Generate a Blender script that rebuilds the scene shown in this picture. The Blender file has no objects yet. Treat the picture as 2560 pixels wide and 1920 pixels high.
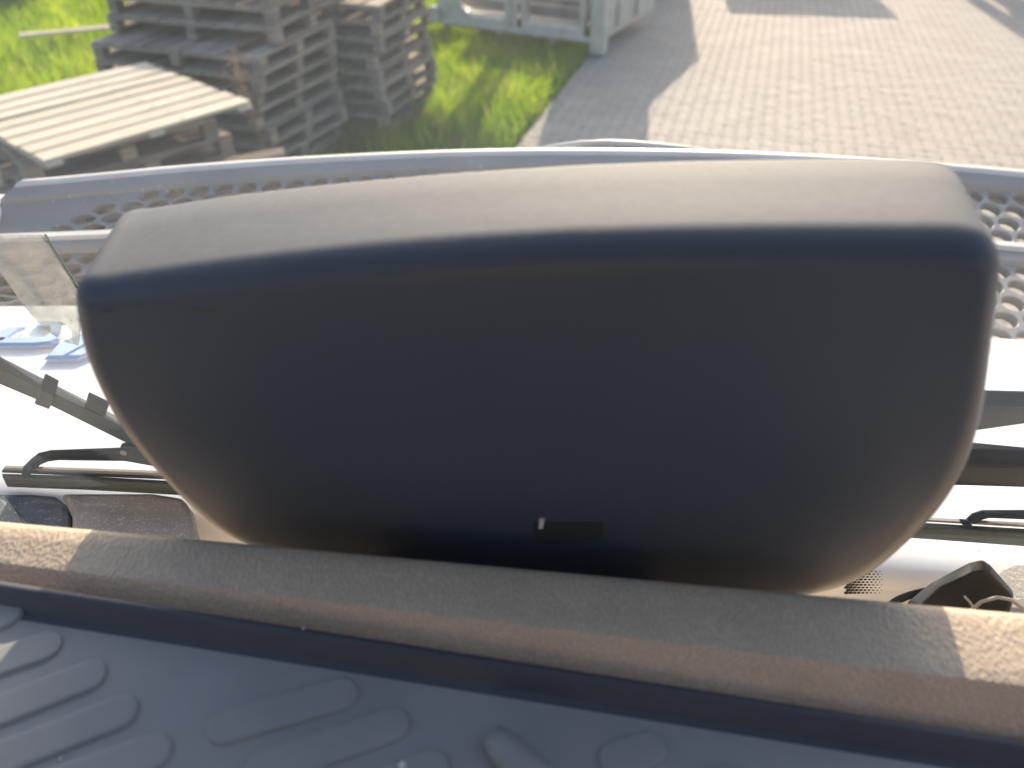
import bpy, bmesh, math, random
import numpy as np
from mathutils import Vector, Matrix
random.seed(7); rng = np.random.default_rng(11)
R = math.radians
scene = bpy.context.scene
col = scene.collection

# ------------------------------------------------------------------ camera
H = 2.9; PITCH = R(38.6); YAW = R(6.3); FPX = 1862.0      # eye height above the yard, tilt down, turn left of the truck's axis
cam_d = bpy.data.cameras.new('camera'); cam = bpy.data.objects.new('camera', cam_d); col.objects.link(cam)
cam.location = (0, 0, H); cam.rotation_euler = (math.pi/2 - PITCH, 0, YAW)
cam_d.sensor_width = 36; cam_d.lens = 36*FPX/2560; cam_d.clip_start = 0.02; cam_d.clip_end = 2000
cam_d.dof.use_dof = True; cam_d.dof.focus_distance = 0.66; cam_d.dof.aperture_fstop = 4.9
scene.camera = cam
# ------------------------------------------------------------------ sky and sun
SUN_EL = R(24); SUN_AZ = R(2.5)
w = bpy.data.worlds.new('World'); scene.world = w; w.use_nodes = True
nt = w.node_tree; sky = nt.nodes.new('ShaderNodeTexSky'); sky.sky_type = 'NISHITA'; sky.sun_disc = False
sky.sun_elevation = SUN_EL; sky.sun_rotation = SUN_AZ; sky.dust_density = 3.0; sky.ozone_density = 1.0
nt.links.new(sky.outputs[0], nt.nodes['Background'].inputs[0]); nt.nodes['Background'].inputs[1].default_value = 0.15
sl = bpy.data.lights.new('sun', 'SUN'); sl.energy = 3.7; sl.angle = R(0.5); sl.color = (1, .85, .65)
so = bpy.data.objects.new('sun', sl); col.objects.link(so); so.location = (2, 20, 15)
so.rotation_euler = Vector((math.sin(SUN_AZ)*math.cos(SUN_EL), math.cos(SUN_AZ)*math.cos(SUN_EL), math.sin(SUN_EL))).to_track_quat('Z', 'Y').to_euler()
vs = scene.view_settings; vs.view_transform = 'Standard'; vs.look = 'None'; vs.gamma = 1; vs.use_curve_mapping = False; vs.exposure = .97

# ------------------------------------------------------------------ helpers
cp, sp = math.cos(PITCH), math.sin(PITCH)
FW = Vector((-math.sin(YAW)*cp, math.cos(YAW)*cp, -sp)); RT = Vector((math.cos(YAW), math.sin(YAW), 0)); UP = RT.cross(FW)
EYE = Vector((0, 0, H)); S = 2560/2212
def _d(x, y): return FW + RT*((x*S-1280)/FPX) + UP*((960-y*S)/FPX)
def atY(x, y, Y): d = _d(x, y); return EYE + d*(Y/d.y)          # a sighted point at truck distance Y
def atZ(x, y, z): d = _d(x, y); return EYE + d*((z-H)/d.z)      # a sighted point at height z

def mk(name, verts, faces, mat, parent=None, smooth=False, bevel=0, segs=2):
    me = bpy.data.meshes.new(name); me.from_pydata([tuple(v) for v in verts], [], faces); me.update()
    me.materials.append(mat)
    if smooth: me.shade_smooth()
    o = bpy.data.objects.new(name, me); col.objects.link(o)
    if parent: o.parent = parent
    if bevel:
        b = o.modifiers.new('bevel', 'BEVEL'); b.width = bevel; b.segments = segs; b.limit_method = 'ANGLE'; b.angle_limit = R(35)
    return o
def empty(name, loc=(0, 0, 0), rz=0):
    o = bpy.data.objects.new(name, None); col.objects.link(o); o.location = loc; o.rotation_euler = (0, 0, rz); o.empty_display_size = .1
    return o
def tag(o, label=None, cat=None, group=None, kind=None):
    if label: o['label'] = label
    if cat: o['category'] = cat
    if group: o['group'] = group
    if kind: o['kind'] = kind
    return o
def copy_tree(o, parent=None):
    c = o.copy(); col.objects.link(c); c.parent = parent
    for ch in list(o.children): copy_tree(ch, c)
    return c
BOXF = [(0,3,2,1),(4,5,6,7),(0,1,5,4),(1,2,6,5),(2,3,7,6),(3,0,4,7)]
def boxv(x0, x1, y0, y1, z0, z1):
    return [(x0,y0,z0),(x1,y0,z0),(x1,y1,z0),(x0,y1,z0),(x0,y0,z1),(x1,y0,z1),(x1,y1,z1),(x0,y1,z1)]
def box(name, x0, x1, y0, y1, z0, z1, mat, parent=None, bevel=0):
    return mk(name, boxv(x0,x1,y0,y1,z0,z1), BOXF, mat, parent, bevel=bevel)
def tube_data(pts, rad, n=10):
    pts = [Vector(p) for p in pts]; V = []; F = []
    if not hasattr(rad, '__len__'): rad = [rad]*len(pts)
    ref = None
    for i, p in enumerate(pts):
        t = (pts[min(i+1, len(pts)-1)] - pts[max(i-1, 0)]).normalized()
        if ref is None: ref = t.orthogonal().normalized()
        ref = (ref - t*ref.dot(t)).normalized(); b = t.cross(ref)
        for k in range(n):
            a = 2*math.pi*k/n; V.append(p + (ref*math.cos(a) + b*math.sin(a))*rad[i])
    for i in range(len(pts)-1):
        for k in range(n):
            F.append((i*n+k, i*n+(k+1)%n, (i+1)*n+(k+1)%n, (i+1)*n+k))
    F.append(tuple(range(n-1, -1, -1))); F.append(tuple((len(pts)-1)*n+k for k in range(n)))
    return V, F
def tube(name, pts, rad, mat, parent=None, n=10):
    V, F = tube_data(pts, rad, n); return mk(name, V, F, mat, parent, smooth=True)
def extrude(name, poly3, vec, mat, parent=None, bevel=0, smooth=False):
    n = len(poly3); vec = Vector(vec); a = [Vector(p) for p in poly3]; V = a + [p+vec for p in a]
    nrm = sum(((a[i]-a[0]).cross(a[(i+1) % n]-a[0]) for i in range(n)), Vector())
    F = [tuple(range(n)), tuple(range(2*n-1, n-1, -1))] + [(i, i+n, (i+1) % n+n, (i+1) % n) for i in range(n)]
    if nrm.dot(vec) > 0: F = [tuple(reversed(f)) for f in F]
    return mk(name, V, F, mat, parent, bevel=bevel, smooth=smooth)
def sweep(name, rows, mat, parent=None, smooth=False, thick=0):
    """rows: list of equally long point lists"""
    m = len(rows[0]); V = [p for r in rows for p in r]; F = []
    for i in range(len(rows)-1):
        for j in range(m-1):
            F.append((i*m+j, (i+1)*m+j, (i+1)*m+j+1, i*m+j+1))
    o = mk(name, V, F, mat, parent, smooth=smooth)
    if thick:
        s = o.modifiers.new('solid', 'SOLIDIFY'); s.thickness = thick; s.offset = -1
    return o

def material(name, base, rough=.5, var=None, vscale=8, vdetail=4, bump=0, bscale=60, spec=.5, metal=0, coat=0, rnd=0, stretch=None, specks=None, coords='Object', bdist=.01):
    m = bpy.data.materials.new(name); m.use_nodes = True; n = m.node_tree.nodes; L = m.node_tree.links
    p = n['Principled BSDF']; p.inputs['Roughness'].default_value = rough; p.inputs['Metallic'].default_value = metal
    p.inputs['Specular IOR Level'].default_value = spec; p.inputs['Coat Weight'].default_value = coat
    p.inputs['Base Color'].default_value = (*base, 1)
    tc = n.new('ShaderNodeTexCoord'); src = tc.outputs[coords]
    if stretch:
        mp = n.new('ShaderNodeMapping'); mp.inputs['Scale'].default_value = stretch; L.new(src, mp.inputs[0]); src = mp.outputs[0]
    out = None
    if var:
        no = n.new('ShaderNodeTexNoise'); no.inputs['Scale'].default_value = vscale; no.inputs['Detail'].default_value = vdetail; L.new(src, no.inputs['Vector'])
        if rnd:
            oi = n.new('ShaderNodeObjectInfo'); no.noise_dimensions = '4D'; mm = n.new('ShaderNodeMath'); mm.operation = 'MULTIPLY'; mm.inputs[1].default_value = 50
            L.new(oi.outputs['Random'], mm.inputs[0]); L.new(mm.outputs[0], no.inputs['W'])
        cr = n.new('ShaderNodeValToRGB'); cr.color_ramp.elements[0].position = .3; cr.color_ramp.elements[1].position = .7
        cr.color_ramp.elements[0].color = (*base, 1); cr.color_ramp.elements[1].color = (*var, 1); L.new(no.outputs['Fac'], cr.inputs[0]); out = cr.outputs[0]
        if rnd:
            hv = n.new('ShaderNodeHueSaturation'); mr = n.new('ShaderNodeMapRange'); mr.inputs[3].default_value = 1-rnd; mr.inputs[4].default_value = 1+rnd
            L.new(oi.outputs['Random'], mr.inputs[0]); L.new(mr.outputs[0], hv.inputs['Value']); L.new(out, hv.inputs['Color']); out = hv.outputs[0]
    if specks:
        sc, thr, scol = specks
        v = n.new('ShaderNodeTexNoise'); v.inputs['Scale'].default_value = sc; v.inputs['Detail'].default_value = 2; L.new(tc.outputs[coords], v.inputs['Vector'])
        r2 = n.new('ShaderNodeValToRGB'); r2.color_ramp.elements[0].position = thr; r2.color_ramp.elements[1].position = min(1, thr+.06); L.new(v.outputs['Fac'], r2.inputs[0])
        mx = n.new('ShaderNodeMix'); mx.data_type = 'RGBA'; L.new(r2.outputs[0], mx.inputs['Factor'])
        if out: L.new(out, mx.inputs['A'])
        else: mx.inputs['A'].default_value = (*base, 1)
        mx.inputs['B'].default_value = (*scol, 1); out = mx.outputs['Result']
    if out: L.new(out, p.inputs['Base Color'])
    if bump:
        nb = n.new('ShaderNodeTexNoise'); nb.inputs['Scale'].default_value = bscale; nb.inputs['Detail'].default_value = 5; L.new(src, nb.inputs['Vector'])
        b = n.new('ShaderNodeBump'); b.inputs['Strength'].default_value = bump; b.inputs['Distance'].default_value = bdist; L.new(nb.outputs['Fac'], b.inputs['Height']); L.new(b.outputs[0], p.inputs['Normal'])
    return m

M = {}
M['soil'] = material('soil', (.10,.085,.055), .95, var=(.06,.07,.03), vscale=3, bump=.6, bscale=20, bdist=.05)
M['sand'] = material('joint_sand', (.33,.29,.23), .95, var=(.24,.21,.17), vscale=30)
M['paver'] = material('paver_concrete', (.34,.295,.243), .85, var=(.40,.355,.30), vscale=1.6, vdetail=7, bump=.4, bscale=120, bdist=.003, rnd=.05, coords='Object', specks=(5, .74, (.31,.27,.23)))
M['old_wood'] = material('weathered_wood', (.235,.185,.138), .9, var=(.40,.335,.265), vscale=5, stretch=(1, 8, 8), bump=.5, bscale=14, bdist=.004, rnd=.25, spec=.2)
M['new_wood'] = material('pale_wood', (.48,.41,.30), .8, var=(.64,.57,.46), vscale=4, stretch=(1, 10, 10), bump=.4, bscale=14, bdist=.003, rnd=.08, spec=.25, specks=(7, .72, (.30,.2,.11)))
M['white_paint'] = material('white_truck_paint', (.80,.81,.82), .25, var=(.74,.75,.75), vscale=5, coat=.4, spec=.5, specks=(70, .73, (.55,.53,.48)))
M['grey_plastic'] = material('grey_grille_plastic', (.215,.214,.212), .5, var=(.26,.258,.253), vscale=9, specks=(90, .7, (.5,.48,.44)))
M['rim_plastic'] = material('light_rim_plastic', (.60,.59,.57), .4, var=(.52,.51,.49), vscale=14)
M['chrome'] = material('chrome', (.80,.82,.84), .12, metal=1)
M['black_rubber'] = material('black_rubber', (.055,.070,.066), .65, spec=.2, var=(.10,.115,.108), vscale=40, stretch=(.3,1,4), specks=(120, .72, (.22,.22,.2)))
M['black_steel'] = material('dusty_black_steel', (.020,.029,.041), .6, var=(.036,.048,.062), vscale=22, spec=.15, specks=(130, .80, (.2,.2,.19)))
M['cowl'] = material('dusty_grey_plastic', (.27,.265,.26), .75, var=(.34,.335,.33), vscale=18, bump=.4, bscale=220, bdist=.002, specks=(520, .60, (.50,.48,.43)))
M['cowl_dark'] = material('dusty_dark_plastic', (.09,.11,.13), .6, var=(.17,.19,.20), vscale=40, specks=(420, .62, (.36,.35,.31)))
def housingmat():
    m = material('black_housing_plastic', (.064,.078,.104), .40, var=(.073,.088,.115), vscale=7, vdetail=6, bump=.3, bscale=700, bdist=.0006, spec=.5)
    n = m.node_tree.nodes; L = m.node_tree.links; p = n['Principled BSDF']; src = p.inputs['Base Color'].links[0].from_socket
    g = n.new('ShaderNodeNewGeometry'); sx = n.new('ShaderNodeSeparateXYZ'); L.new(g.outputs['Normal'], sx.inputs[0])     # settled dust; the paler mix also paints in the flat top's sky sheen
    mr = n.new('ShaderNodeMapRange'); mr.inputs[1].default_value = .75; mr.inputs[2].default_value = 1; mr.inputs[3].default_value = 0; mr.inputs[4].default_value = .9; L.new(sx.outputs['Z'], mr.inputs[0])
    tc = n.new('ShaderNodeTexCoord'); no = n.new('ShaderNodeTexNoise'); no.inputs['Scale'].default_value = 140; no.inputs['Detail'].default_value = 8; no.inputs['Roughness'].default_value = .75; L.new(tc.outputs['Object'], no.inputs['Vector'])
    mu = n.new('ShaderNodeMath'); mu.operation = 'MULTIPLY'; L.new(mr.outputs[0], mu.inputs[0]); L.new(no.outputs['Fac'], mu.inputs[1])
    mx = n.new('ShaderNodeMix'); mx.data_type = 'RGBA'; L.new(mu.outputs[0], mx.inputs['Factor']); L.new(src, mx.inputs['A']); mx.inputs['B'].default_value = (.175,.17,.167,1); L.new(mx.outputs['Result'], p.inputs['Base Color'])
    m3 = n.new('ShaderNodeMapRange'); m3.inputs[1].default_value = .7; m3.inputs[2].default_value = .98; m3.inputs[3].default_value = .40; m3.inputs[4].default_value = .8; L.new(sx.outputs['Z'], m3.inputs[0]); L.new(m3.outputs[0], p.inputs['Roughness'])
    return m
M['housing'] = housingmat()
M['port'] = material('socket_black', (.036,.041,.052), .5)
M['mat_rubber'] = material('slate_rubber', (.265,.267,.268), .55, var=(.305,.307,.306), vscale=20, vdetail=6, bump=.15, bscale=500, bdist=.0005)
M['rim_rubber'] = material('rim_rubber_shaded', (.055,.058,.075), .5, var=(.07,.073,.09), vscale=20)  # darker than the sheet: shade on the camera-facing slope put into the colour
M['crumb'] = material('pale_crumb', (.7,.68,.62), .4)
M['cable'] = material('grey_cable', (.34,.31,.27), .5, var=(.25,.23,.2))
M['mount'] = material('black_mount_plastic', (.016,.018,.022), .5, var=(.025,.028,.033), vscale=30, spec=.2)
M['frit'] = material('black_ceramic', (.012,.012,.0175), .4)
M['dark_steel'] = material('dark_engine_bay', (.05,.05,.05), .7, var=(.09,.085,.08), vscale=4)
M['shell'] = material('chalky_white_paint', (.60,.57,.49), .5, var=(.44,.415,.35), vscale=6, vdetail=7, specks=(8, .70, (.26,.19,.13)))
M['shell_in'] = material('primer_grey', (.34,.33,.31), .7, var=(.24,.22,.2), vscale=5)
M['stalk'] = material('dry_stalk', (.30,.19,.11), .9, var=(.42,.28,.17), vscale=20)
M['roofing'] = material('grey_fibre_sheet', (.30,.31,.33), .85, var=(.2,.21,.22), vscale=4)
M['lining'] = material('cab_lining', (.46,.48,.52), .85, var=(.40,.42,.46), vscale=5)
M['rear_dark'] = material('dark_bounce_absorber', (.10,.115,.15), .9, var=(.13,.145,.18), vscale=3, stretch=(8,1,.4))  # unseen wall covering, invented dark to soak up warm bounce
M['seat'] = material('brown_seat_cloth', (.34,.22,.15), .8, var=(.28,.18,.12), vscale=8)
M['stone'] = material('pale_rubble', (.5,.48,.45), .9, var=(.38,.36,.33))

# leather-grained dash
def leather(name, c1, c2):
    m = material(name, c1, .55, var=c2, vscale=30, spec=.4)
    n = m.node_tree.nodes; L = m.node_tree.links; p = n['Principled BSDF']
    tc = n.new('ShaderNodeTexCoord'); mp = n.new('ShaderNodeMapping'); mp.inputs['Scale'].default_value = (1, .55, 1); mp.inputs['Rotation'].default_value = (0, 0, R(14)); L.new(tc.outputs['Object'], mp.inputs[0])
    v = n.new('ShaderNodeTexVoronoi'); v.feature = 'SMOOTH_F1'; v.inputs['Scale'].default_value = 650; L.new(mp.outputs[0], v.inputs['Vector'])
    n2 = n.new('ShaderNodeTexNoise'); n2.inputs['Scale'].default_value = 260; n2.inputs['Detail'].default_value = 3; L.new(mp.outputs[0], n2.inputs['Vector'])
    cg = n.new('ShaderNodeMapRange'); cg.inputs[1].default_value = .1; cg.inputs[2].default_value = .7; cg.inputs[3].default_value = .94; cg.inputs[4].default_value = 1.16; L.new(v.outputs['Distance'], cg.inputs[0])
    hv = n.new('ShaderNodeHueSaturation'); L.new(cg.outputs[0], hv.inputs['Value']); L.new(p.inputs['Base Color'].links[0].from_socket, hv.inputs['Color']); L.new(hv.outputs[0], p.inputs['Base Color'])
    ad = n.new('ShaderNodeMath'); ad.operation = 'ADD'; L.new(v.outputs['Distance'], ad.inputs[0]); L.new(n2.outputs['Fac'], ad.inputs[1])
    b = n.new('ShaderNodeBump'); b.inputs['Strength'].default_value = .85; b.inputs['Distance'].default_value = .0008; L.new(ad.outputs[0], b.inputs['Height']); L.new(b.outputs[0], p.inputs['Normal'])
    return m
M['leather'] = leather('grey_beige_leather_trim', (.49,.395,.295), (.55,.45,.34)); M['leather_face'] = leather('leather_bounce_lit', (.56,.39,.27), (.62,.44,.31))  # face copy tinted warmer, bounce light of the cab put into its colour
# windscreen: clear glass with a film of road dust that scatters light
def glass(name, haze, tint=(1, 1, 1), var=.4):
    m = bpy.data.materials.new(name); m.use_nodes = True; n = m.node_tree.nodes; L = m.node_tree.links
    n.remove(n['Principled BSDF']); out = n['Material Output']
    tr = n.new('ShaderNodeBsdfTransparent'); tr.inputs[0].default_value = (*tint, 1)
    tl = n.new('ShaderNodeBsdfTranslucent'); tl.inputs[0].default_value = (.66,.80,1.0,1)
    tc = n.new('ShaderNodeTexCoord'); no = n.new('ShaderNodeTexNoise'); no.inputs['Scale'].default_value = 9; no.inputs['Detail'].default_value = 6; L.new(tc.outputs['Object'], no.inputs['Vector'])
    mr = n.new('ShaderNodeMapRange'); mr.inputs[1].default_value = .3; mr.inputs[2].default_value = .7; mr.inputs[3].default_value = haze*(1-var); mr.inputs[4].default_value = haze*(1+var); L.new(no.outputs['Fac'], mr.inputs[0])
    mx = n.new('ShaderNodeMixShader'); L.new(mr.outputs[0], mx.inputs[0]); L.new(tr.outputs[0], mx.inputs[1]); L.new(tl.outputs[0], mx.inputs[2])
    gl = n.new('ShaderNodeBsdfGlossy'); gl.inputs['Roughness'].default_value = .02
    m2 = n.new('ShaderNodeMixShader'); m2.inputs[0].default_value = .025; L.new(mx.outputs[0], m2.inputs[1]); L.new(gl.outputs[0], m2.inputs[2])
    L.new(m2.outputs[0], out.inputs[0]); return m
M['windscreen'] = glass('dusty_windscreen_glass', .021)
def sheetmat():
    m = glass('crumpled_clear_film', .66, (.90,.96,.93), .35); n = m.node_tree.nodes; L = m.node_tree.links
    for nd in n:
        if nd.type == 'TEX_NOISE': nd.inputs['Scale'].default_value = 55
        if nd.type == 'BSDF_TRANSLUCENT': nd.inputs[0].default_value = (.105,.112,.12,1)
    return m
M['film'] = sheetmat()
M['film_edge'] = material('green_film_edge', (.05,.13,.11), .3)
def grassmat():
    m = bpy.data.materials.new('grass_blades'); m.use_nodes = True; n = m.node_tree.nodes; L = m.node_tree.links
    n.remove(n['Principled BSDF']); out = n['Material Output']
    at = n.new('ShaderNodeAttribute'); at.attribute_name = 'tone'
    cr = n.new('ShaderNodeValToRGB'); e = cr.color_ramp.elements
    e[0].position = 0; e[0].color = (.06,.11,.016,1); e[1].position = 1; e[1].color = (.30,.25,.12,1)
    k = e.new(.5); k.color = (.14,.21,.022,1); k = e.new(.85); k.color = (.25,.28,.035,1)
    L.new(at.outputs['Fac'], cr.inputs[0])
    d = n.new('ShaderNodeBsdfDiffuse'); t = n.new('ShaderNodeBsdfTranslucent'); L.new(cr.outputs[0], d.inputs[0])
    hs = n.new('ShaderNodeHueSaturation'); hs.inputs['Value'].default_value = 2.3; hs.inputs['Saturation'].default_value = 1.1; L.new(cr.outputs[0], hs.inputs['Color']); L.new(hs.outputs[0], t.inputs[0])
    mx = n.new('ShaderNodeMixShader'); mx.inputs[0].default_value = .58; L.new(d.outputs[0], mx.inputs[1]); L.new(t.outputs[0], mx.inputs[2]); L.new(mx.outputs[0], out.inputs[0])
    return m
M['grass'] = grassmat()

# ------------------------------------------------------------------ ground and paving
tag(mk('ground', [(-600,-600,-.03),(600,-600,-.03),(600,600,-.03),(-600,600,-.03)], [(0,1,2,3)], M['soil']), kind='structure')
KAZ = R(10.5); K0 = Vector((-.774, 7.634, 0)); KV = Vector((math.sin(KAZ), math.cos(KAZ), 0)); KU = Vector((math.cos(KAZ), -math.sin(KAZ), 0))
pav = mk('pavement', [K0 + KU*a + KV*b + Vector((0,0,-.014)) for a, b in ((0,-40),(60,-40),(60,60),(0,60))], [(0,1,2,3)], M['sand'])
tag(pav, kind='structure')
PW, PR = .27, .155
def paver_loop(g, ins):
    """dog-bone interlocking stone: waist in the middle, wide at both ends; g gap, ins chamfer inset"""
    A = .014; hw = PW/2 - g - ins; hr = PR/2 - g - ins
    top = [(-hw, hr+A), (-hw*.62, hr+A), (-hw*.34, hr-A), (hw*.34, hr-A), (hw*.62, hr+A), (hw, hr+A)]
    return top + [(x, -y) for x, y in reversed(top)]
def paver_geo():
    a = paver_loop(.0035, 0); b = paver_loop(.0035, .008); n = len(a)
    V = [(x,y,-.05) for x,y in a] + [(x,y,-.007) for x,y in a] + [(x,y,0) for x,y in b]
    F = [tuple(range(2*n, 3*n))]
    F = [tuple(reversed(F[0]))]
    for i in range(n):
        j = (i+1) % n; F += [(i, i+n, j+n, j), (i+n, i+2*n, j+2*n, j+n)]
    F = [tuple(f) for f in F]
    return V, F
PV, PF = paver_geo()
pme = bpy.data.meshes.new('paver'); pme.from_pydata(PV, [], PF); pme.update(); pme.materials.append(M['paver'])
bm = bmesh.new(); bm.from_mesh(pme); bmesh.ops.recalc_face_normals(bm, faces=bm.faces); bm.to_mesh(pme); bm.free()
cells = []
for r in range(-30, 62):
    for c in range(0, 40):
        u = c*PW + PW/2 + (PW/2 if r % 2 else 0) ; v = r*PR
        p = K0 + KU*u + KV*v
        if p.x < -1.5 or p.x > 9.5: continue
        dpt = (p - EYE).dot(FW); px = (1280 + FPX*(p-EYE).dot(RT)/dpt)/S; py = (960 - FPX*(p-EYE).dot(UP)/dpt)/S
        if py < -30 or px > 2300: continue
        vis = (py < 330 and px < 2212) or (px > 2060 and py < 372 and px < 2212)
        cells.append((vis, dpt, p))
cells.sort(key=lambda t: (not t[0], t[1]))
rot = -KAZ
for i, (vis, dpt, p) in enumerate(cells[:300]):
    o = bpy.data.objects.new('paver', pme); col.objects.link(o); o.parent = pav
    o.location = p + Vector((0, 0, random.uniform(-.002, .003))); o.rotation_euler = (random.gauss(0,.006), random.gauss(0,.006), rot + random.gauss(0,.006))
V = []; F = []
pvn = np.array(PV); base = 0
ca, sa = math.cos(rot), math.sin(rot)
pfn = [list(f.vertices) for f in pme.polygons]
HV = [(0 if abs(x) < 1e-9 else x*.5, y, z) for x, y, z in PV]
halves = [K0 + KU*(PW/4) + KV*(r*PR) for r in range(-29, 62, 2)]
for p in halves:
    for x, y, z in HV: V.append((p.x + x*ca - y*sa, p.y + x*sa + y*ca, z))
    for f in pfn: F.append([base+k for k in f])
    base += len(PV)
for vis, dpt, p in cells[300:]:
    dz = random.uniform(-.002, .003); tx, ty = random.gauss(0,.006), random.gauss(0,.006)
    for x, y, z in PV: V.append((p.x + x*ca - y*sa, p.y + x*sa + y*ca, z + dz + x*tx + y*ty))
    for f in pfn: F.append([base+k for k in f])
    base += len(PV)
o = mk('paver_field', V, F, M['paver'], pav); o['kind'] = 'stuff'

# ------------------------------------------------------------------ grass
def kside(x, y): return (Vector((x, y, 0)) - K0).dot(KU)      # negative: left of the pavement edge
def blades(n, gen):
    n0 = 0; X = []
    while n0 < n:
        p = gen(n*2); X.append(p); n0 += len(p)
    return np.concatenate(X)[:n]
def g_mid(n):
    x = rng.uniform(-3.2, .6, n); y = rng.uniform(5.5, 14.5, n); ks = (x-K0.x)*KU.x + (y-K0.y)*KU.y
    keep = (ks < -.03 + rng.normal(0, .05, n)) & (rng.uniform(0, 1, n) < np.clip(-ks*4+.3, .2, 1))
    return np.stack([x, y], 1)[keep]
def g_left(n):
    x = rng.uniform(-12, -2.5, n); y = rng.uniform(6.8, 17, n)
    return np.stack([x, y], 1)
Pm = blades(70000, g_mid); Pl = blades(95000, g_left)
P = np.concatenate([Pm, Pl]); N = len(P)
patch = np.sin(P[:,0]*2.3+1)*np.cos(P[:,1]*1.7)+np.sin(P[:,0]*5.1+P[:,1]*4.3)*.5
tall = np.exp(-(((P[:,0]+1.45)/.5)**2 + ((P[:,1]-7.9)/.7)**2))
hgt = (rng.gamma(5, .022, N) + .05*np.clip(patch, 0, 2))*(1+1.0*tall); hgt = np.clip(hgt, .03, .42)
wid = rng.uniform(.004, .010, N); ang = rng.uniform(0, 2*math.pi, N); lean = rng.normal(0, .45, N)*hgt; la = rng.uniform(0, 2*math.pi, N)
dx, dy = np.cos(ang)*wid, np.sin(ang)*wid; lx, ly = np.cos(la)*lean, np.sin(la)*lean
z0 = np.full(N, -.03)
VV = np.stack([np.stack([P[:,0]-dx, P[:,1]-dy, z0], 1), np.stack([P[:,0]+dx, P[:,1]+dy, z0], 1),
               np.stack([P[:,0]+dx*.7+lx*.35, P[:,1]+dy*.7+ly*.35, hgt*.55], 1), np.stack([P[:,0]-dx*.7+lx*.35, P[:,1]-dy*.7+ly*.35, hgt*.55], 1),
               np.stack([P[:,0]+lx, P[:,1]+ly, hgt], 1)], 1).reshape(-1, 3)
me = bpy.data.meshes.new('grass'); i5 = np.arange(N)*5
loops = np.stack([i5, i5+1, i5+2, i5+3, i5+3, i5+2, i5+4], 1).reshape(-1)
ls = np.stack([np.arange(N)*7, np.arange(N)*7+4], 1).reshape(-1); 
me.vertices.add(N*5); me.vertices.foreach_set('co', VV.reshape(-1)); me.loops.add(N*7); me.loops.foreach_set('vertex_index', loops)
me.polygons.add(N*2); me.polygons.foreach_set('loop_start', ls); me.update(calc_edges=True); me.validate()
tone = np.clip(.45 + .16*patch + rng.normal(0, .14, N) + .1*tall, 0, .9); dry = rng.uniform(0, 1, N) < .05; tone[dry] = 1
a = me.attributes.new('tone', 'FLOAT', 'POINT'); a.data.foreach_set('value', np.repeat(tone, 5))
me.materials.append(M['grass']); go = bpy.data.objects.new('grass', me); col.objects.link(go)
tag(go, 'long green grass and weeds growing beside the paved yard', 'grass', kind='stuff')

# ------------------------------------------------------------------ pallets
def make_pallet(L, W, nb, wood, hgt=.145, fill=.43, low=False):
    """boards run along local x (length L), spread over local y (width W); origin at base centre"""
    root = empty('pallet'); t = .022; bw = W/nb
    bme = bpy.data.meshes.new('deck_board'); bme.from_pydata(boxv(-L/2, L/2, -bw*fill, bw*fill, 0, t), [], BOXF); bme.materials.append(wood)
    for i in range(nb):
        o = bpy.data.objects.new('deck_board', bme); col.objects.link(o); o.parent = root
        o.location = (random.gauss(0,.006), -W/2 + bw*(i+.5) + random.gauss(0,.004), hgt-t+random.uniform(0,.003)); o.rotation_euler = (random.gauss(0,.0175), 0, random.gauss(0,.006))
    cme = bpy.data.meshes.new('cross_board'); cme.from_pydata(boxv(-.05, .05, -W/2, W/2, 0, t), [], BOXF); cme.materials.append(wood)
    for x in (-L/2+.055, 0, L/2-.055):
        o = bpy.data.objects.new('cross_board', cme); col.objects.link(o); o.parent = root; o.location = (x, 0, hgt-2*t-.001)
    if low: return root
    kme = bpy.data.meshes.new('block'); kme.from_pydata(boxv(-.05, .05, -.045, .045, t+.001, hgt-2*t-.002), [], BOXF); kme.materials.append(wood)
    sme = bpy.data.meshes.new('bottom_board'); sme.from_pydata(boxv(-L/2, L/2, -.05, .05, 0, t), [], BOXF); sme.materials.append(wood)
    for y in (-W/2+.05, 0, W/2-.05):
        o = bpy.data.objects.new('bottom_board', sme); col.objects.link(o); o.parent = root; o.location = (0, y, 0)
        for x in (-L/2+.055, 0, L/2-.055):
            o = bpy.data.objects.new('block', kme); col.objects.link(o); o.parent = root; o.location = (x, y, 0); o.rotation_euler.z = random.gauss(0,.03)
    return root
def drop_boards(root, k):
    ch = [c for c in root.children if c.name.startswith('deck_board')]
    for c in random.sample(ch, k): bpy.data.objects.remove(c)
def stack(proto, center, rz, n, z0, dh, jit, where, group, first=True, twist=.035):
    words = ['bottom', 'second', 'third', 'fourth', 'fifth', 'sixth', 'seventh', 'eighth', 'ninth', 'tenth']
    for i in range(n):
        o = proto if (first and i == 0) else copy_tree(proto)
        o.location = (center[0]+random.gauss(0,jit), center[1]+random.gauss(0,jit), z0+i*dh); o.rotation_euler = (random.gauss(0,.006), random.gauss(0,.006), rz+random.gauss(0,twist))
        nm = 'topmost' if i == n-1 else (words[i] if i == 0 else words[i]+' from ground')
        tag(o, f'weathered pallet, {nm} in the {where}', 'pallet', group)
        if i and random.random() < .6:
            ch = [c for c in o.children if c.name.startswith('deck_board')]
            bpy.data.objects.remove(random.choice(ch[1:-1]))
def corner_center(nr, az, L, W):
    d = Vector((math.sin(az), math.cos(az))); l = Vector((-math.cos(az), math.sin(az)))
    return Vector(nr) + d*L/2 + l*W/2
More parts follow.
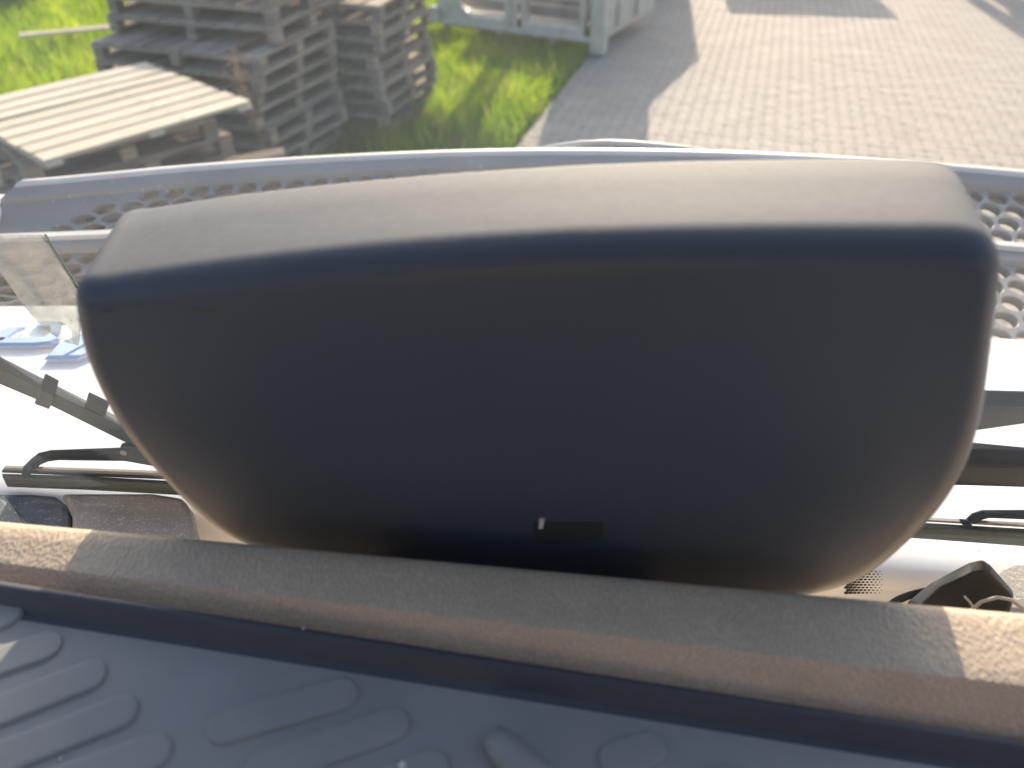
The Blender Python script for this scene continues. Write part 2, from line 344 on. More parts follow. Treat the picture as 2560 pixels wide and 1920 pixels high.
# stack nearest the middle of the picture's left half
az1 = R(12.8); c1 = corner_center((-2.83, 6.17), az1, 1.28, 1.72)
p1 = make_pallet(1.28, 1.72, 9, M['old_wood'])
stack(p1, c1, math.pi/2-az1, 8, -.01, .149, .02, 'tall stack behind the pale pallet', 'pallets in the stack behind the pale pallet')
d1 = Vector((math.sin(az1), math.cos(az1)))
for k in range(3):
    top = copy_tree(p1); top.location = (c1.x+d1.x*(.30+.05*k)+.02, c1.y+d1.y*(.30+.05*k), (8+k)*.149); top.rotation_euler = (0, 0, math.pi/2-az1+.04-.03*k)
    tag(top, f'weathered pallet set back on the tall stack behind the pale pallet, {["lowest","middle","highest"][k]} of three', 'pallet', 'pallets set back on the tall stack')
az2 = R(10.8); c2 = corner_center((-2.10, 7.45), az2, 1.30, 1.15)
p2 = make_pallet(1.30, 1.15, 6, M['old_wood'])
stack(p2, c2, math.pi/2-az2, 9, -.01, .149, .02, 'shorter stack beside the grass', 'pallets in the stack beside the grass')
# heap under the pale pallet
rzf = R(-34.5) + math.pi/2
cf = Vector((-3.435, 4.915))
p3 = make_pallet(1.25, 1.25, 7, M['old_wood'])
stack(p3, (cf.x-.05, cf.y+.03), rzf+math.pi, 7, -.01, .160, .035, 'loose heap carrying the pale pallet', 'pallets under the pale pallet', twist=.10)
pf = make_pallet(1.42, 1.50, 8, M['new_wood'], .06, .385, True)
pf.location = (cf.x+.02, cf.y, 1.130); pf.rotation_euler = (0, 0, rzf)
tag(pf, 'pale sunlit wooden pallet of eight boards lying flat on the heap at left', 'pallet')
# loose bits of board sticking out of the heap
for i, (x, y, z, rz, l) in enumerate(((-2.62,4.72,.62,.5,.42),(-2.75,4.45,.33,.9,.5),(-2.45,5.02,.80,.35,.45))):
    o = mk('loose_board', boxv(-l/2, l/2, -.05, .05, 0, .022), BOXF, M['old_wood']); o.location = (x, y, z); o.rotation_euler = (.12, -.1, rz)
    tag(o, ['short grey board end poking out halfway up the pale pallet heap', 'splintered board low in the heap under the pale pallet', 'board end just under the right tip of the pale pallet'][i], 'board')

# ------------------------------------------------------------------ stripped white cab shells
def make_shell(hdr, ZT=2.6):
    """local x: 0..2.6 along the side facing the camera, local y: 0..2.2 depth, z up"""
    root = empty('cab_shell'); L_, D_, Z0 = 2.6, 2.2, .2
    def rr(x0, x1, z0, z1, r, n=6, rs=(1,1,1,1)):
        pts = []
        for k, (cx, cz, a0) in enumerate(((x1, z0, -90), (x1, z1, 0), (x0, z1, 90), (x0, z0, 180))):
            q = r*rs[k]; sx = -1 if cx == x1 else 1; sz = 1 if cz == z0 else -1
            for i in range(n+1):
                a = R(a0 + 90*i/n); pts.append((cx + sx*q + q*math.cos(a), cz + sz*q + q*math.sin(a)))
        return pts
    def frame(name, x0, x1, z0, z1, ix0, ix1, iz0, iz1, r, y, t, mat, rs=(1,1,1,1)):
        inn = rr(ix0, ix1, iz0, iz1, r, rs=rs); n = len(inn); cx, cz = (ix0+ix1)/2, (iz0+iz1)/2; out = []
        for (x, z) in inn:                                   # outer rectangle hit along the same direction
            dx_, dz_ = x-cx, z-cz; s = min(((x1-cx) if dx_ > 0 else (x0-cx))/dx_ if abs(dx_) > 1e-6 else 1e9, ((z1-cz) if dz_ > 0 else (z0-cz))/dz_ if abs(dz_) > 1e-6 else 1e9)
            out.append((cx+dx_*s, cz+dz_*s))
        V = []; F = []
        lip = [(cx+(x-cx)*.965, cz+(z-cz)*.965) for x, z in inn]
        for loop, yy in ((out, y+t), (out, y), (inn, y), (lip, y+t*.35), (lip, y+t)):
            V += [(a_, yy, b_) for a_, b_ in loop]
        for k in range(4):
            for i in range(n): j = (i+1) % n; F.append((k*n+i, k*n+j, (k+1)*n+j, (k+1)*n+i))
        o = mk(name, V, F, mat, root, bevel=.012); return o
    frame('door_opening', 1.28, L_, Z0, ZT, 1.44, L_-.30, Z0+.10, ZT-.5, .22, 0, .12, M['shell'], rs=(1.6,1,1,.5))
    frame('side_frame', 0, 1.27, Z0, ZT, .30, 1.12, Z0+.10, ZT-.45, .12, .004, .12, M['shell'], rs=(.4,.6,.6,.4))
    box('pillar_seam', 1.235, 1.315, -.03, -.001, Z0+.05, ZT-.05, M['shell'], root, .008)
    box('sill', .02, L_-.1, -.05, -.002, Z0-.03, Z0+.05, M['shell'], root, .02)
    box('corner_post', -.09, .13, -.04, .16, Z0-.17, ZT, M['shell'], root, .03)
    box('end_panel', -.05, -.01, .17, D_, Z0+.0, ZT, M['shell'], root, .01)
    box('end_rib', -.10, -.052, .5, .58, Z0+.1, ZT-.1, M['shell'], root, .01)
    box('end_rib', -.10, -.052, 1.3, 1.38, Z0+.1, ZT-.1, M['shell'], root, .01)
    box('floor_beam', .14, L_-.05, .35, .47, Z0+.16, Z0+.30, M['shell_in'], root, .015)
    box('floor_beam', .14, L_-.05, .95, 1.07, Z0+.10, Z0+.26, M['shell_in'], root, .015)
    box('floor_pan', .14, L_-.05, .50, D_-.1, Z0+.02, Z0+.06, M['shell'], root, .01)
    box('rear_panel', -.01, 1.15, D_-.05, D_, Z0, ZT, M['shell'], root, .01)
    box('rear_header', 1.152, L_, D_-.05, D_, ZT-hdr, ZT, M['shell'], root, .01)
    box('rear_sill', 1.152, L_, D_-.05, D_, Z0, Z0+.75, M['shell'], root, .01)
    box('roof', -.04, L_, .13, D_-.052, ZT-.06, ZT-.005, M['shell'], root, .01)
    for x in (.7, 1.55, 2.42): box('foot', x-.05, x+.05, .0, .1, -.04, Z0-.032, M['shell'], root, .01)
    box('hinge_bracket', 2.50, 2.66, -.10, -.006, Z0-.02, Z0+.22, M['shell'], root, .03)
    return root
sh = make_shell(.08, 2.95); sh.location = (-.02, 10.95, 0); sh.rotation_euler = (0, 0, math.atan2(.92, -2.43)); sh.scale = (1, -1, 1)
tag(sh, 'stripped white cab shell with empty door openings standing on the grass', 'cab shell', 'stripped cab shells')
sh2 = make_shell(.45); sh2.scale = (1, -1, 1); sh2.location = (4.95, 19.5, 0); sh2.rotation_euler = (0, 0, R(178)); tag(sh2, 'white cab shell beyond the picture top whose windowed shadow crosses the paving', 'cab shell', 'stripped cab shells')
sh3 = copy_tree(sh2); sh3.location = (9.0, 17.6, 0); sh3.rotation_euler = (0, 0, R(165)); tag(sh3, 'white cab shell beyond the upper right corner shading the paving', 'cab shell', 'stripped cab shells')

sh4 = copy_tree(sh2); sh4.location = (.80, 14.75, 0); sh4.rotation_euler = sh.rotation_euler; tag(sh4, 'white cab shell standing just behind the one on the grass, mostly above the picture', 'cab shell', 'stripped cab shells')

# ------------------------------------------------------------------ small yard things
V = []; F = []
for i in range(41):
    x = i/40*1.6; z = .035*math.sin(i*math.pi/2*.5*2)
    V += [(x, z, 0), (x, z, 1.3)]
for i in range(40): F.append((2*i, 2*i+2, 2*i+3, 2*i+1))
cs = mk('corrugated_sheet', V, F, M['roofing'], smooth=True); s_ = cs.modifiers.new('s', 'SOLIDIFY'); s_.thickness = .008
cs.location = (-10.9, 13.0, .0); cs.rotation_euler = (R(-38), 0, R(12)); tag(cs, 'grey corrugated sheet propped in the grass at the top left corner', 'sheet')
ps = box('post', -.06, .06, -.06, .06, 0, 1.6, M['roofing'], bevel=.01); ps.location = (-6.1, 12.4, -.03); ps.rotation_euler = (0, R(4), 0); tag(ps, 'dark blue-grey post standing behind the tall pallet stack', 'post')
pb = mk('plank', boxv(-.9, .9, -.06, .06, 0, .03), BOXF, M['new_wood']); pb.location = (-7.4, 10.9, .17); pb.rotation_euler = (.1, -.03, R(22)); tag(pb, 'pale plank lying in the grass left of the pallet stacks', 'plank')
# dry dock stalk in front of the tall stack
st = empty('dry_stalk', (-2.62, 5.62, -.03)); tag(st, 'dry brown weed stalk with a curly seed head before the tall pallets', 'weed')
pts = [Vector((0,0,0)), Vector((-.02,.02,.5)), Vector((-.06,.03,1.0)), Vector((-.10,.02,1.42))]
tube('stem', pts, [.009,.008,.006,.003], M['stalk'], st, 6)
V = []; F = []
for i in range(150):
    h = random.betavariate(3.2, 1.6); c = Vector((-.06-.05*h, .02, .86+.56*h)); a_ = random.uniform(0, 6.28); rr_ = random.uniform(.01, .13)*(1.05-abs(h-.6)*.7)
    q = c + Vector((math.cos(a_)*rr_, math.sin(a_)*rr_, random.uniform(-.03,.03))); s = random.uniform(.006, .016)
    t_ = Vector((random.gauss(0,1), random.gauss(0,1), random.gauss(0,1))).normalized(); b_ = t_.orthogonal().normalized()
    k = len(V); V += [q-t_*s, q+b_*s*.7, q+t_*s, q-b_*s*.7, q+t_.cross(b_)*s*.5]; F += [(k,k+1,k+4),(k+1,k+2,k+4),(k+2,k+3,k+4),(k+3,k,k+4)]
    if i % 6 == 0:
        v2, f2 = tube_data([c-Vector((0,0,.06)), (c+q)/2, q], .0025, 4); k = len(V); V += v2; F += [tuple(x+k for x in f) for f in f2]
mk('seed_head', V, F, M['stalk'], st)
for i, (x, y, s) in enumerate(((-1.05,7.75,.07),(-2.2,8.0,.09),(-.98,8.0,.045))):
    bm = bmesh.new(); bmesh.ops.create_icosphere(bm, subdivisions=2, radius=s)
    for v in bm.verts: v.co *= random.uniform(.75, 1.2); v.co.z *= .55
    me = bpy.data.meshes.new('rubble'); bm.to_mesh(me); bm.free(); me.materials.append(M['stone']); o = bpy.data.objects.new('rubble', me); col.objects.link(o); o.location = (x, y, .01)
    tag(o, ['pale stone at the edge of the grass and the paving', 'pale rubble lump at the foot of the stack beside the grass', 'small pale stone by the paving edge'][i], 'stone')

# ------------------------------------------------------------------ the truck we sit in
truck = empty('truck', (.25, .5, 0)); tag(truck, 'white truck seen from its own cab, front panel swung open below the windscreen', 'truck')
def child(o, p=truck):
    o.parent = p; o.matrix_parent_inverse = Matrix.Translation((-.25, -.5, 0)) if p is truck else Matrix.Identity(4)
    return o
TR = truck
class T:   # parts are modelled in world coordinates; this cancels the truck root's offset
    pass
def tmk(fn, *a, **k):
    o = fn(*a, **k); return child(o)
# dashboard: ridge of tan leather trim, dropping to the defroster gully
X0, X1 = -1.1, 1.5
def dprof(x):
    yc = .2345 - .026*(x+.13)
    return [(.05,2.40),(.05,2.49),(yc-.040,2.500),(yc-.026,2.517),(yc-.014,2.5300),(yc-.004,2.5405),(yc-.0008,2.5442),(yc+.0014,2.5458),(yc+.004,2.5465),(yc+.010,2.5472),(.256,2.5492),(.264,2.5497),(.2678,2.5488),(.2702,2.546),(.2712,2.542),(.273,2.53),(.274,2.47),(.318,2.468),(.325,2.455),(.34,2.22),(.36,2.19),(.452,2.18),(.452,2.0)]
DX = [X0 + (X1-X0)*i/120 for i in range(121)]
dash = child(sweep('dashboard', [[(x, y, z) for y, z in dprof(x)[7:]] for x in DX], M['leather'], smooth=True))
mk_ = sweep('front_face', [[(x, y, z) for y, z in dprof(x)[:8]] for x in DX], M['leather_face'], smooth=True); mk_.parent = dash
# driver's seat behind the camera, unseen, added for a warm reflection in the housing
seat = child(mk('seat', boxv(-.45, .15, -.75, -.15, 1.75, 1.95), BOXF, M['seat'], bevel=.06))
bk = mk('backrest', [(-.42,-.80,1.96),(.12,-.80,1.96),(.12,-.62,1.96),(-.42,-.62,1.96),(-.38,-1.0,2.75),(.08,-1.0,2.75),(.08,-.84,2.75),(-.38,-.84,2.75)], BOXF, M['seat'], bevel=.05); bk.parent = seat
# the cab round the camera
child(mk('roof', boxv(-1.12, 1.52, -1.5, -.42, 3.60, 3.66), BOXF, M['lining'], bevel=.02))  # gap left ahead of this, an invented opening so skylight fills the cab
child(mk('rear_wall', boxv(-1.12, 1.52, -1.56, -1.5, 1.5, 3.66), BOXF, M['rear_dark']))
child(mk('floor', boxv(-1.12, 1.52, -1.5, .45, 1.44, 1.5), BOXF, M['dark_steel']))
for sx in (-1.16, 1.52):
    dr = child(mk('door', boxv(sx, sx+.04, -1.5, .45, 1.5, 2.45), BOXF, M['lining']))
    mk('window_header', boxv(sx, sx+.04, -1.5, .40, 3.40, 3.60), BOXF, M['lining'], dr)
    mk('rear_pillar', boxv(sx, sx+.04, -1.5, -1.05, 2.452, 3.398), BOXF, M['lining'], dr)
    mk('front_pillar', boxv(sx, sx+.04, .30, .43, 2.452, 3.398), BOXF, M['lining'], dr)
child(mk('roof_front', boxv(-1.12, 1.52, .20, .37, 3.60, 3.66), BOXF, M['lining'], bevel=.02))
# windscreen
def gy(z): return .455 - .075*(z-2.2)
ws = child(mk('windscreen', [(X0,gy(2.15),2.15),(X1,gy(2.15),2.15),(X1,gy(3.6),3.6),(X0,gy(3.6),3.6)], [(0,1,2,3)], M['windscreen']))
# ceramic dots printed on the glass
V = []; F = []
for r in range(9):
    for c in range(14):
        px = 1835 + c*9 + (4.5 if r % 2 else 0); py = 1253 + r*6.4
        rad = max(0, 1.0 - c*.085 - .05*r*0)*.0023
        if rad < .0006: continue
        p = atY(px, py, .4325); p.y = gy(p.z)-.0012; k = len(V); V.append(p)
        for a_ in range(8): V.append(p + Vector((math.cos(a_*math.pi/4)*rad, 0, math.sin(a_*math.pi/4)*rad)))
        F += [(k, k+1+a_, k+1+(a_+1) % 8) for a_ in range(8)]
fd = mk('frit_dots', V, F, M['frit'], ws); fd['kind'] = 'stuff'

# front panel (swung up, outer face to the sky)
fp = child(empty('front_panel')); fp['label'] = 'opened white front panel with two rows of round grille holes'
def far(x): return 1.308 - .179*(x-.28)**2
def lip(x): return 1.101 - .125*(x-.28)**2
def nearb(x): return .883 - .065*(x-.28)**2
PX0, PX1 = -.900, 1.44
xs = [PX0 + (PX1-PX0)*i/100 for i in range(101)]
sweep('top_rim', [[(x, far(x)-.004, 2.341), (x, far(x), 2.399), (x, far(x)-.003, 2.407), (x, far(x)-.011, 2.410), (x, far(x)-.022, 2.409), (x, far(x)-.028, 2.404)] for x in xs], M['rim_plastic'], fp, True)
sweep('upper_strip', [[(x, far(x)-.028, 2.404), (x, far(x)-.051, 2.394), (x, far(x)-.054, 2.387)] for x in xs], M['grey_plastic'], fp)
sweep('mid_rim', [[(x, lip(x)+.024, 2.350), (x, lip(x)+.016, 2.346), (x, lip(x)+.007, 2.345), (x, lip(x)+.002, 2.363), (x, lip(x)-.003, 2.370), (x, lip(x)-.016, 2.369), (x, lip(x)-.019, 2.363)] for x in xs], M['rim_plastic'], fp)
sweep('lower_strip', [[(x, lip(x)-.019, 2.363), (x, lip(x)-.040, 2.358), (x, lip(x)-.042, 2.352)] for x in xs], M['grey_plastic'], fp)
sweep('painted_face', [[(x, nearb(x)+.004, 2.315), (x, nearb(x)+.001, 2.329), (x, nearb(x)-.004, 2.332), (x, nearb(x)*.5+.26, 2.3315), (x, .50, 2.330), (x, .478, 2.327), (x, .468, 2.320), (x, .464, 2.308), (x, .463, 2.25)] for x in xs], M['white_paint'], fp, True)
def band(name, near, nz, farf, fz, nrow, pitch, hole_ok):
    V = []; F = []; Lx = PX1 - PX0; ncol = int(Lx/pitch); cw = Lx/ncol
    def P_(x, s):
        y = near(x) + (farf(x)-near(x))*s; z = nz + (fz-nz)*s; return Vector((x, y, z))
    for r in range(nrow):
        s0, s1 = r/nrow, (r+1)/nrow; off = cw/2 if r % 2 else 0
        edges = [PX0] + [PX0 + off + cw*i for i in range(0 if off else 1, ncol+1) if PX0 + off + cw*i < PX1-1e-6] + [PX1]
        for e0, e1 in zip(edges, edges[1:]):
            xc, sc = (e0+e1)/2, (s0+s1)/2; ln = farf(xc)-near(xc); hs = (s1-s0)/2; hw = (e1-e0)/2
            if e1-e0 < cw*.9 or not hole_ok(xc, sc, r):
                k = len(V); V += [P_(e0,s0), P_(e1,s0), P_(e1,s1), P_(e0,s1)]; F.append((k,k+1,k+2,k+3)); continue
            rad = pitch*.385; hl = hs*math.hypot(ln, fz-nz)
            ac = math.atan2(hl, hw); angs = sorted([ac, math.pi-ac, math.pi+ac, 2*math.pi-ac] + [i*math.pi/12 for i in range(24)])
            n = len(angs); k = len(V); nrm = Vector((0, -(fz-nz), ln)).normalized()
            for a_ in angs:
                ca_, sa_ = math.cos(a_), math.sin(a_); t = min(hw/abs(ca_) if abs(ca_) > 1e-6 else 9, hl/abs(sa_) if abs(sa_) > 1e-6 else 9)
                V.append(P_(xc+t*ca_, sc + t*sa_/hl*hs))
            for rr_, dz in ((rad*1.13, 0), (rad*1.03, -.0016), (rad, -.004), (rad*.97, -.013)):
                for a_ in angs: V.append(P_(xc+rr_*math.cos(a_), sc+rr_*math.sin(a_)/hl*hs) + nrm*dz)
            for l in range(4):
                for i in range(n): j = (i+1) % n; F.append((k+l*n+i, k+l*n+j, k+(l+1)*n+j, k+(l+1)*n+i))
    return mk(name, V, F, M['grey_plastic'], fp, smooth=False)
band('grille', lambda x: lip(x)+.024, 2.352, lambda x: far(x)-.054, 2.387, 4, .037, lambda x, s, r: -.835 + .15*(s**1.8) < x < 1.3)
band('grille', lambda x: nearb(x)+.004, 2.316, lambda x: lip(x)-.042, 2.352, 5, .037, lambda x, s, r: -.83 < x < 1.3)
for o in list(fp.children):
    for v in o.data.vertices:
        if v.co.x < -.72 and v.co.y > .84:
            t = (-.72-v.co.x)/.18; v.co.x -= .5*t*(far(-.9)-v.co.y)
# arched trim piece on the rim
arc = [(1078,345),(1110,338),(1150,328),(1200,318),(1255,311),(1310,309),(1365,311),(1420,316),(1470,321),(1515,327),(1550,332)]
ap = [atY(x, y, 1.306) for x, y in arc]
tube('arch_trim', ap, [.003]+[.0063]*9+[.003], M['rim_plastic'], fp, 8)
extrude('arch_plate', [p+Vector((0,-.004,-.002)) for p in ap] , (0, .012, -.0), M['cowl_dark'], fp)
# raised chrome letters, upside down as read from the cab
def letter(polys, ridge=.006):
    root = None
    for poly in polys:
        pts = [atZ(x, y, 2.338) for x, y in poly]; n = len(pts); c = sum(pts, Vector())/n
        # bevelled top: outer loop low, inner loop raised
        inn = [p + (c-p)*.16 + Vector((0,0,.0025)) for p in pts]
        V = [Vector((p.x,p.y,2.330)) for p in pts] + pts + inn; F = []
        for i in range(n): j = (i+1) % n; F += [(i,j,j+n,i+n), (i+n,j+n,j+2*n,i+2*n)]
        F.append(tuple(range(2*n, 3*n)))
        o = mk('letter', V, F, M['chrome'], fp)
        bm = bmesh.new(); bm.from_mesh(o.data); bmesh.ops.recalc_face_normals(bm, faces=bm.faces); bm.to_mesh(o.data); bm.free()
# F (turned over): long arm with rounded corner, short arm, slanted end
letter([[(-105,748),(-105,736),(98,733),(112,726),(118,712),(112,703),(80,704),(76,694),(112,693),(134,696),(146,704),(144,720),(134,735),(112,744),(70,748)]])
letter([[(-20,742),(6,741),(54,706),(30,705),(-20,722)]])
# A: slanted leg with a blunt tip, and its partner leg behind the housing
letter([[(94,777),(130,777),(262,705),(222,705),(126,742)]])
letter([[(132,776),(166,776),(330,706),(296,706)]])
# D
letter([[(240,783),(420,783),(460,770),(474,742),(470,716),(450,706),(320,706),(300,722),(420,722),(432,742),(414,764),(260,766)]])

# white corner panel left of the opened panel
child(extrude('corner_panel', [atZ(x, y, 2.386) for x, y in ((-160,430),(-60,414),(12,415),(34,421),(-14,458),(-160,530))], (0,0,-.04), M['white_paint'], bevel=.01))
# cowl below the windscreen
child(mk('scuttle', boxv(X0, X1, .458, .53, 2.17, 2.240), BOXF, M['white_paint'], bevel=.01))
def plate(name, pts, z, t, mat): return child(extrude(name, [atZ(x, y, z) for x, y in pts], (0,0,-t), mat, bevel=.006))
plate('cowl_cover', [(128,1062),(330,1062),(395,1072),(414,1100),(424,1150),(428,1200),(150,1240),(152,1110)], 2.345, .02, M['cowl'])
plate('cowl_cover', [(-260,1062),(70,1064),(120,1068),(148,1090),(150,1130),(148,1240),(-260,1280)], 2.342, .02, M['cowl_dark'])
plate('cowl_corner', [(-220,1055),(8,1062),(34,1095),(64,1145),(40,1240),(-220,1240)], 2.352, .02, M['cowl_dark'])
plate('cowl_cover', [(2138,1240),(2152,1222),(2185,1210),(2500,1225),(2500,1420),(2120,1380)], 2.345, .02, M['cowl'])
# engine bulkhead and bumper under the opened panel
child(mk('bulkhead', boxv(-.9, 1.4, .46, .50, .5, 2.19), BOXF, M['dark_steel']))
child(mk('radiator', boxv(-.25, .85, .505, .60, .9, 1.9), BOXF, M['dark_steel'], bevel=.01))
child(mk('bumper', boxv(-1.0, 1.5, .52, .98, .35, .95), BOXF, M['dark_steel'], bevel=.06))
# wipers
def strip3(name, up, mid, low, Y, dep, mat, parent):
    V = []; F = []; n = len(up)
    for a_, b_, c_ in zip(up, mid, low):
        V += [atY(*a_, Y), atY(*b_, Y-dep), atY(*c_, Y), atY(*c_, Y+.006), atY(*a_, Y+.006)]
    for i in range(n-1):
        for k in range(5): F.append((i*5+k, i*5+(k+1) % 5, (i+1)*5+(k+1) % 5, (i+1)*5+k))
    F += [tuple(range(5)), tuple(range(n*5-1, n*5-6, -1))]
    o = mk(name, V, F, mat, parent, bevel=.0012)
    bm = bmesh.new(); bm.from_mesh(o.data); bmesh.ops.recalc_face_normals(bm, faces=bm.faces); bm.to_mesh(o.data); bm.free(); return o
WY = .475
def ppoly(name, pts, Y, t, mat, parent, bevel=.0015): return extrude(name, [atY(x, y, Y) for x, y in pts], (0, t, 0), mat, parent, bevel)
wl = child(empty('wiper')); wl['label'] = 'left wiper, arm rising to the left edge of the picture'
strip3('arm', [(-140,702),(0,770),(110,826),(330,938),(520,1030)], [(-140,735),(0,797),(110,848),(330,955),(520,1042)], [(-150,770),(-4,828),(110,876),(300,970),(500,1060)], WY, .010, M['black_steel'], wl)
strip3('clip', [(98,806),(128,822)], [(88,842),(118,858)], [(74,872),(106,884)], WY-.006, .010, M['black_steel'], wl)
strip3('clip', [(192,846),(238,868)], [(186,866),(230,886)], [(184,884),(226,904)], WY-.006, .006, M['black_steel'], wl)
strip3('bow', [(52,1006),(68,990),(84,978),(110,972),(270,966),(400,976),(560,992)], [(62,1012),(76,998),(94,988),(118,983),(270,982),(400,992),(560,1006)], [(76,1014),(88,1004),(104,997),(126,994),(270,996),(400,1008),(560,1020)], WY+.002, .004, M['black_steel'], wl)
ppoly('bracket', [(258,964),(330,968),(340,1010),(262,996)], WY-.006, .006, M['black_steel'], wl)
rp = atY(268, 976, WY-.007); tube('rivet', [rp, rp+Vector((0,-.002,0))], .0032, M['grey_plastic'], wl, 12)
ppoly('blade_spine', [(8,1010),(360,1022),(640,1036),(640,1041),(360,1027),(8,1014)], WY+.001, .003, M['grey_plastic'], wl, 0)
ppoly('blade_spine', [(4,1016),(360,1029),(640,1043),(640,1049),(360,1036),(4,1021)], WY+.001, .003, M['black_steel'], wl, 0)
strip3('blade', [(4,1023),(180,1028),(360,1038),(640,1050)], [(6,1033),(180,1038),(360,1047),(640,1060)], [(16,1052),(180,1058),(360,1068),(640,1085)], WY, .006, M['black_rubber'], wl)
strip3('blade_clip', [(52,1004),(72,1004)], [(48,1014),(68,1016)], [(46,1026),(66,1030)], WY-.003, .004, M['black_steel'], wl)
wr = child(empty('wiper')); wr['label'] = 'right wiper with two flat arms and a blade cut by the picture edge'
strip3('arm', [(1900,842),(2120,842),(2400,850)], [(1900,876),(2120,876),(2400,880)], [(1900,948),(2120,928),(2400,888)], WY, .010, M['black_steel'], wr)
strip3('arm', [(1900,940),(2105,956),(2400,984)], [(1900,1000),(2105,1002),(2400,1014)], [(1900,1046),(2085,1048),(2400,1058)], WY-.002, .010, M['black_steel'], wr)
strip3('bow', [(2085,1122),(2100,1108),(2122,1101),(2212,1101),(2460,1112)], [(2094,1130),(2108,1116),(2130,1110),(2212,1112),(2460,1124)], [(2108,1132),(2118,1124),(2136,1119),(2212,1122),(2460,1136)], WY, .004, M['black_steel'], wr)
ppoly('blade_spine', [(1780,1108),(2020,1124),(2212,1134),(2460,1150),(2460,1155),(2212,1139),(2020,1128),(1780,1113)], WY+.001, .003, M['grey_plastic'], wr, 0)
strip3('blade', [(1780,1118),(2030,1131),(2212,1142),(2460,1158)], [(1780,1128),(2030,1142),(2212,1153),(2460,1170)], [(1780,1150),(2010,1165),(2212,1180),(2460,1198)], WY, .006, M['black_rubber'], wr)
strip3('blade_clip', [(2070,1120),(2092,1122)], [(2078,1132),(2100,1134)], [(2086,1144),(2106,1146)], WY-.003, .004, M['black_steel'], wr)

# ------------------------------------------------------------------ black housing on the dashboard
hs = empty('display_housing', (-.03, .30, 2.47)); tag(hs, 'large black plastic housing with rounded sides standing on the dashboard, filling the view', 'housing')
def hp(o): o.parent = hs; o.matrix_parent_inverse = Matrix.Translation((.03, -.30, -2.47)); return o
outline = [(-.232,2.709),(-.2405,2.7085),(-.2455,2.706),(-.2490,2.701),(-.2515,2.694),(-.2545,2.684),(-.258,2.670),(-.2605,2.650),(-.2605,2.618),(-.256,2.590),(-.247,2.564),(-.240,2.540),(-.228,2.514),(-.212,2.492),(-.16,2.482),
           (0,2.480),(.135,2.483),(.168,2.504),(.184,2.530),(.190,2.555),(.198,2.582),(.2005,2.615),(.197,2.645),(.190,2.675),(.181,2.705),(.1755,2.724),(.1715,2.738),(.1670,2.748),(.1620,2.7535),(.1550,2.757),(.145,2.758)]
outline = [Vector((x, z)) for x, z in outline]
topn = 24
for i in range(1, topn):
    t = i/topn; outline.append(Vector((.145 + (-.232-.145)*t, 2.758 + (2.709-2.758)*t + .0095*math.sin(math.pi*t))))
# resample smoothly (closed Chaikin)
for _ in range(2):
    q = []
    for i in range(len(outline)):
        a_, b_ = outline[i], outline[(i+1) % len(outline)]; q += [a_*.75+b_*.25, a_*.25+b_*.75]
    outline = q
outline = [Vector((p.x + (.005 if p.x > 0 else -.006)*min(1, abs(p.x+.03)/.15), p.y + (.002 if p.y > 2.70 else .002*max(0, (p.y-2.6)/.1)))) for p in outline]
cen = sum(outline, Vector((0,0)))/len(outline); nO = len(outline)
nrms = []
for i in range(nO):
    t = (outline[(i+1) % nO] - outline[i-1]).normalized(); nv = Vector((-t.y, t.x)); nrms.append(nv if nv.dot(cen-outline[i]) > 0 else -nv)
smn = []
for i in range(nO):
    a_ = Vector((0, 0))
    for k in range(-7, 8): a_ += nrms[(i+k) % nO]
    smn.append(a_/15)
def inset(d):
    if d < 0: return [cen + (p-cen)*(-d) for p in outline]
    q = [p + smn[i]*d for i, p in enumerate(outline)]
    for _ in range(int(d*2200)): q = [(q[i-1] + q[i]*2 + q[(i+1) % nO])/4 for i in range(nO)]       # keeps the tight corners from folding over
    return q
rings = [(-.2,.2876),(-.4,.2876),(-.6,.2876),(-.74,.2876)] + [(.0155*(1-math.sin(a_*math.pi/16)), .2876+.0155*(1-math.cos(a_*math.pi/16))) for a_ in range(0, 9)] + [(0,.322),(0,.345),(.0005,.372),(.003,.380),(.009,.385)]
V = []; F = []
for d, y in rings:
    for p in inset(d):
        flare = max(0, y-.303)/.082; side = max(-1, min(1, (p.x+.035)/.15))
        V.append((p.x + side*flare*(.022 if side < 0 else .012), y + (1-min(1, flare*2))*.010*max(0, (2.72-p.y)/.2)**2, p.y - .001*flare))
for k in range(len(rings)-1):
    for i in range(nO): j = (i+1) % nO; F.append((k*nO+i, k*nO+j, (k+1)*nO+j, (k+1)*nO+i))
F.append(tuple(range(nO))); F.append(tuple(range(len(rings)*nO-1, (len(rings)-1)*nO-1, -1)))
hb = mk('casing', V, F, M['housing'], smooth=True)
bm = bmesh.new(); bm.from_mesh(hb.data); bmesh.ops.recalc_face_normals(bm, faces=bm.faces); bm.to_mesh(hb.data); bm.free(); hp(hb)
hp(extrude('port_cover', [atY(x, y, .2922) for x, y in ((1148,1122),(1300,1120),(1312,1130),(1300,1166),(1160,1172))], (0,.004,0), M['port'], bevel=.002))
hp(extrude('port_contact', [atY(x, y, .2908) for x, y in ((1165,1125),(1176,1124),(1173,1142),(1163,1143))], (0,.002,0), M['crumb']))  # pale base colour painted in for the contact's glint
hp(mk('foot', boxv(-.12, .06, .290, .312, 2.4695, 2.49), BOXF, M['housing'], bevel=.003))

